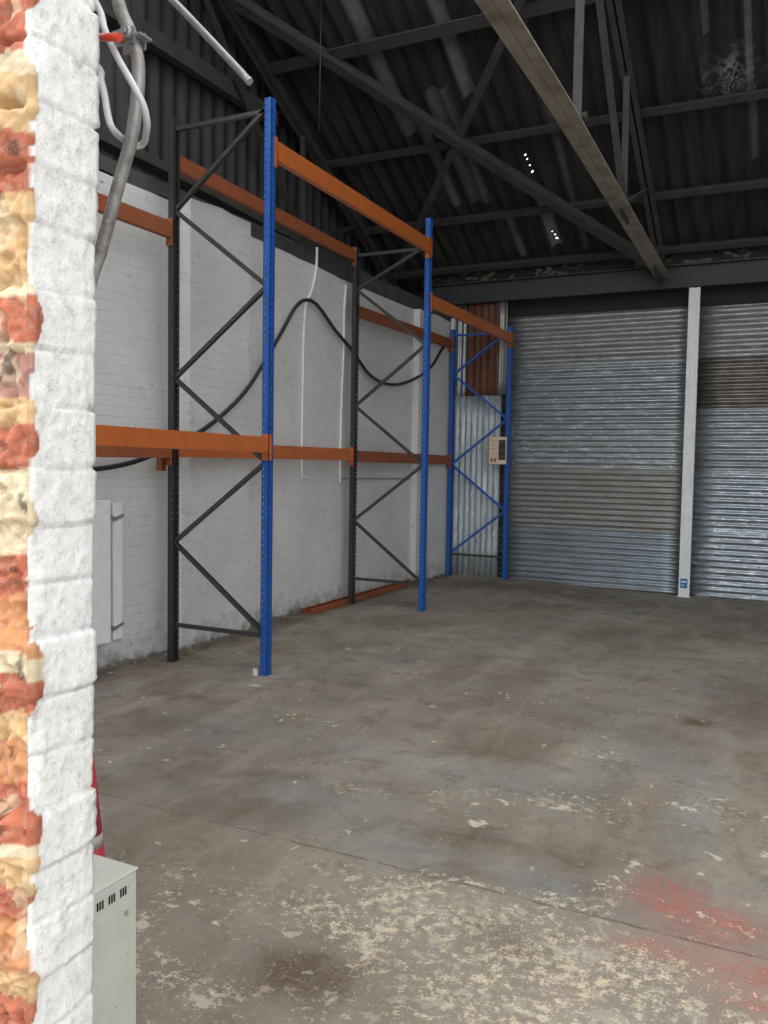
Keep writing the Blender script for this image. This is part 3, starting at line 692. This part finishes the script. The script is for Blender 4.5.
# the loose beam on the floor: an open channel
b = MB(); t = .004; w, h = .11, .052
b.extrude([(-w/2,0),(w/2,0),(w/2,h),(w/2-.02,h),(w/2-.02,h-t),(w/2-t,h-t),(w/2-t,t),(-w/2+t,t),(-w/2+t,h-t),(-w/2+.02,h-t),(-w/2+.02,h),(-w/2,h)], (-4.515,7.40,.002), (-4.525,10.05,.002))
tag(b.build('loose_beam', M['rustorange']), 'rusty orange channel beam lying on the floor along the white wall', 'rack beam')
# stray bracket
t = thing('beam_bracket', 'small orange bracket on the cable just left of the nearest black upright', 'bracket', (-4.40,5.07,1.550))
b = MB(); b.box(-.03,-.026,-.026,.026,-.08,.075); b.box(-.03,.02,.022,.026,-.08,.075); b.box(-.03,.02,-.026,-.022,-.08,.075); b.build('plate', M['rustorange'], t)
for z in (-.045, .0, .045):
    b = MB(); b.box(-.026,-.016,-.012,.012,z-.012,z+.012); b.build('hook', M['rustorange'], t)

# load sign on the blue frame
t = thing('load_sign', 'cream load notice with a dark panel hung on the shorter blue frame', 'sign', (-3.742,11.045,1.755))
b = MB(); b.box(-.128,.122,-.004,.004,-.185,.185); b.build('board', M['signcream'], t, .002)
b = MB(); b.box(.012,.108,-.0065,-.004,-.125,.145); o = b.build('dark_panel', M['signdark'], t)
for z in (.11,.0,-.09):
    b = MB(); b.box(.022,.098,-.0075,-.0065,z,z+.004); b.build('text_line', M['signtan'], o)
for k, z in enumerate((.135,.105,.078,.05,.02,-.012,-.045,-.075)):
    b = MB(); b.box(-.112,-.008-.018*(k % 3),-.0055,-.004,z,z+(.012 if k in (0,4) else .006)); b.build('text_line', M['signtan'], t)
for x in (-.085,-.035):
    b = MB(); b.cyl((x,-.004,-.120),(x,-.0065,-.120), .020, 14); b.cyl((x,-.004,-.148),(x,-.0065,-.148), .014, 12); b.build('warning_mark', M['signred'], t)

# ------------------------------------------------------------------ left wall fittings
XW = -4.475
cab = [(4.171,1.474),(4.506,1.482),(4.835,1.527),(5.129,1.606),(5.523,1.736),(5.946,1.947),(6.353,2.239),(6.833,2.753),(7.091,3.049),(7.292,3.162),(7.525,3.143),(7.879,2.953),(8.26,2.792),(8.698,2.564),(9.224,2.503),(9.797,2.599),(10.424,2.829),(10.756,3.08),(10.93,3.40)]
cab = cab[:-2]+[(10.74,3.06),(10.87,3.165)]
def cx(y): return -4.456-.090*smooth(6.3, 7.1, y)+.058*smooth(9.7, 10.4, y)
b = MB(); b.tube([(-4.51,3.2,1.62),(-4.49,3.7,1.50)]+[(cx(y), y*cx(y)/-4.5, 1.55+(z-1.55)*cx(y)/-4.5) for y, z in cab], .0185, 10, 5)
tag(b.build('cable', M['cable']), 'thick black cable looping up and down along the white wall', 'cable')
b = MB(); b.tube([(-4.582,7.63,3.76),(-4.582,7.615,3.53),(-4.583,7.54,3.31),(-4.584,7.43,3.14),(-4.585,7.393,2.885)], .0135, 8, 5)
b.tube([(-4.585,7.393,2.885),(-4.585,7.38,2.18),(-4.585,7.386,1.43),(-4.58,7.40,1.405),(-4.56,7.45,1.40)], .0125, 8, 4)
tag(b.build('conduit', M['conduit']), 'white conduit bending over the peak of the black cable and dropping down the wall', 'pipe', 'wall conduits')
b = MB(); b.tube([(-4.585,8.26,3.50),(-4.585,8.225,3.2),(-4.585,8.225,2.85),(-4.585,8.2,2.4),(-4.585,8.18,1.9),(-4.585,8.18,1.40),(-4.575,8.16,1.375),(-4.55,8.10,1.345)], .0125, 8, 4)
tag(b.build('conduit', M['conduit']), 'white conduit dropping down the wall just left of the middle black upright', 'pipe', 'wall conduits')
b = MB(); b.cyl((-4.588,8.23,1.385),(-4.588,10.06,1.365), .008, 8)
tag(b.build('conduit', M['zinc']), 'thin grey conduit running level behind the middle rack frame', 'pipe', 'wall conduits')
t = thing('wall_panel', 'white flat metal panel on the wall low down beside the brick jamb', 'wall panel', (-4.5,4.2,.72))
b = MB(); b.box(-.020,.012,-.65,.425,-.50,.54); b.build('front_plate', M['panel'], t, .004)
b = MB(); b.box(-.050,-.034,.500,.592,-.505,.515); b.build('back_plate', M['panel'], t, .003)
for z in (.40,-.41):
    b = MB(); b.bar((-.010,.41,z+.03),(-.030,.52,z-.01), .012, .022); b.bar((-.030,.49,z-.01),(-.030,.60,z+.02), .01, .022); b.build('clip', M['zinc'], t)
    b = MB(); b.box(-.055,-.020,.37,.41,z-.02,z+.02); b.build('spacer', M['zinc'], t)

# ------------------------------------------------------------------ beside the door: pipe, hose, rod, cabinet, cone
t = thing('bent_pipe', 'bent grey metal pipe hanging inside the door by the white brick', 'pipe', (-1.15,1.25,2.3))
o_ = V(-1.15,1.25,2.3)
pp = [(-1.33,1.25,3.0),(-1.24,1.25,2.60),(-1.192,1.25,2.413),(-1.165,1.25,2.353),(-1.146,1.25,2.303),(-1.142,1.25,2.257),(-1.15,1.25,2.195),(-1.163,1.25,2.142),(-1.195,1.25,2.063),(-1.229,1.25,1.973),(-1.247,1.25,1.932),(-1.30,1.23,1.80),(-1.36,1.12,1.66),(-1.38,.869,1.60)]
b = MB(); b.tube([V(*p)-o_ for p in pp], .0124, 14, 8); b.build('pipe', M['pipe'], t)
b = MB(); b.tube([V(-1.33,1.25,3.0)-o_, V(-1.35,1.15,3.1)-o_, V(-1.36,.869,3.14)-o_], .0135, 12, 6); b.build('upper_bend', M['pipe'], t)
c = V(-1.158,1.25,2.333)-o_
b = MB(); d = V(.94,0,-.02).normalized(); b.bar(c-d*.034+V(0,-.0145,0), c+d*.020+V(0,-.0145,0), .004, .030); b.bar(c-d*.034+V(0,.0145,0), c+d*.020+V(0,.0145,0), .004, .030); b.bar(c+d*.020+V(0,-.016,0), c+d*.020+V(0,.016,0), .004, .030, (1,0,0))
b.build('clamp', M['zinc'], t)
b = MB(); q = c+d*.012+V(0,-.02,0); b.cyl(q, q+V(0,-.012,0), .011, 6); b.cyl(q+V(0,-.012,0), q+V(0,-.018,0), .006, 10); b.build('bolt', M['zinc'], t)
b = MB(); q0 = V(-1.112,1.17,2.293)-o_; q1_ = V(-1.164,1.17,2.304)-o_; b.cyl(c-d*.02+V(0,-.012,0), q0+V(-.004,0,0), .005, 8); b.cyl(q0, q1_, .0072, 14, .0068); o = b.build('cap', M['redcap'], t); o['label'] = 'red plastic cap'
b = MB(); b.tube([(-1.32,.90,2.62),(-1.26,1.08,2.52),(-1.207,1.2,2.398),(-1.176,1.2,2.332),(-1.145,1.2,2.277),(-1.109,1.2,2.223),(-1.099,1.215,2.192),(-1.108,1.235,2.170),(-1.133,1.26,2.161),(-1.160,1.285,2.158),(-1.178,1.285,2.154),(-1.190,1.265,2.160),(-1.159,1.2,2.155),(-1.171,1.2,2.186),(-1.176,1.2,2.211),(-1.186,1.2,2.245),(-1.198,1.2,2.274),(-1.24,1.12,2.32),(-1.30,.90,2.36)], .0064, 10, 6)
tag(b.build('hose', M['hose']), 'loop of white hose hanging around the bent grey pipe', 'hose')
P0, P1 = V(-.925,.90,2.314), V(-1.001,1.4,2.292)
b = MB(); a0 = V(-1.09,1.30,2.437); 
rd = [(-1.45,.88,2.74),(-1.396,1.36,2.695),(-1.19,1.40,2.485),(-1.094,1.40,2.388),(-1.001,1.40,2.292)]
b.tube(rd, .0075, 12, 6)
t = thing('rod', 'thin pale metal rod sticking out over the doorway, upper left', 'rod', (-1.4,.9,2.66))
o = b.build('tube', M['rod'], t); o.location = (1.4,-.9,-2.66)
b = MB(); b.cyl(V(*rd[-1])-V(-1.4,.9,2.66), V(*rd[-1])-V(-1.4,.9,2.66)+V(.004,.0,-.004), .0078, 12); b.build('end_cap', M['zinc'], t)

t = thing('metal_cabinet', 'grey green metal cabinet with vent slots standing by the brick jamb', 'cabinet', (-1.375,1.5,0))
b = MB(); b.box(-.46,0,-.56,0,.03,.585); b.build('body', M['cabinet'], t, .006)
b = MB(); b.box(-.465,.003,-.565,.003,.585,.591); b.build('top', M['cabinet'], t, .003)
b = MB(); b.box(.0,.003,-.545,-.018,.04,.518); b.build('side_panel', M['cabinet'], t, .0015)
for k in range(5):
    b = MB(); yc = -.047-.036*k
    for q in (-.0078, 0, .0078): b.box(.001,.0025,yc+q-.0018,yc+q+.0018,.543,.562)
    b.build('vent', M['slot'], t)
b = MB(); b.cyl((.003,-.04,.500),(.007,-.04,.500), .005, 8); b.build('screw', M['zinc'], t)
b = MB(); b.box(-.44,-.02,-.54,-.02,0,.03); b.build('plinth', M['slot'], t)
t = thing('traffic_cone', 'worn red cone with a pale band, mostly hidden behind the jamb and cabinet', 'cone', (-1.735,1.685,0))
cr_ = lambda z: .026+(.745-z)*.10
b = MB(); b.box(-.10,.10,-.12,.10,0,.03); b.build('base', M['conered'], t, .01)
b = MB(); b.cyl((0,0,.03),(0,0,.49), cr_(.03), 24, cr_(.49)); b.cyl((0,0,.525),(0,0,.745), cr_(.525), 24, cr_(.745)); b.build('body', M['conered'], t)
b = MB(); b.cyl((0,0,.49),(0,0,.525), cr_(.49), 24, cr_(.525)); o = b.build('band', M['conepale'], t); o['label'] = 'pale band'

# ------------------------------------------------------------------ light
w = bpy.data.worlds.new('overcast_sky'); scn.world = w; w.use_nodes = True
nt = w.node_tree; bg = nt.nodes['Background']
tc = N(nt,'TexCoord'); sp = N(nt,'SeparateXYZ'); L(nt, tc.outputs['Generated'], sp.inputs[0])
L(nt, ramp(nt, sp.outputs['Z'], [(.0,(.80,.84,.88)),(.5,(.95,.98,1.0)),(1.,(1.,1.,1.))]), bg.inputs['Color'])
bg.inputs['Strength'].default_value = 3.2
# daylight comes in through the open front; a portal guides the sampler there
pl = bpy.data.lights.new('doorway_portal', 'AREA'); pl.shape = 'RECTANGLE'; pl.size = OPEN_R-XJ; pl.size_y = OPEN_T; pl.cycles.is_portal = True
po = bpy.data.objects.new('doorway_portal', pl); COL.objects.link(po); po.location = ((OPEN_R+XJ)/2, YF-.02, OPEN_T/2); po.rotation_euler = (math.radians(90), 0, 0)
pl2 = bpy.data.lights.new('added_opening_portal', 'AREA'); pl2.shape = 'RECTANGLE'; pl2.size = 9.0; pl2.size_y = 4.8; pl2.cycles.is_portal = True  # portal for the openings added to the unseen front slope
p2 = bpy.data.objects.new('added_opening_portal', pl2); COL.objects.link(p2); p2.location = (-.25, 3.6, roof_z(3.6)+.06); p2.rotation_euler = (math.atan(.52), 0, 0)

# ------------------------------------------------------------------ camera
yaw, pit, rol = (math.radians(a) for a in (26.27, 3.237, .923))
F = V(-math.sin(yaw)*math.cos(pit), math.cos(yaw)*math.cos(pit), -math.sin(pit)); r = V(math.cos(yaw), math.sin(yaw), 0); u = r.cross(F)
r2 = r*math.cos(rol)+u*math.sin(rol); u2 = u*math.cos(rol)-r*math.sin(rol)
cd = bpy.data.cameras.new('camera'); co = bpy.data.objects.new('camera', cd); COL.objects.link(co)
mt = Matrix((r2, u2, -F)).transposed().to_4x4(); mt.translation = V(0,0,1.55); co.matrix_world = mt
cd.sensor_fit = 'VERTICAL'; cd.sensor_height = 36; cd.lens = 849.28/1024*36; cd.clip_start = .02
scn.camera = co
scn.view_settings.view_transform = 'Standard'; scn.view_settings.look = 'None'; scn.view_settings.gamma = 1; scn.view_settings.use_curve_mapping = False
scn.view_settings.exposure = 0.0
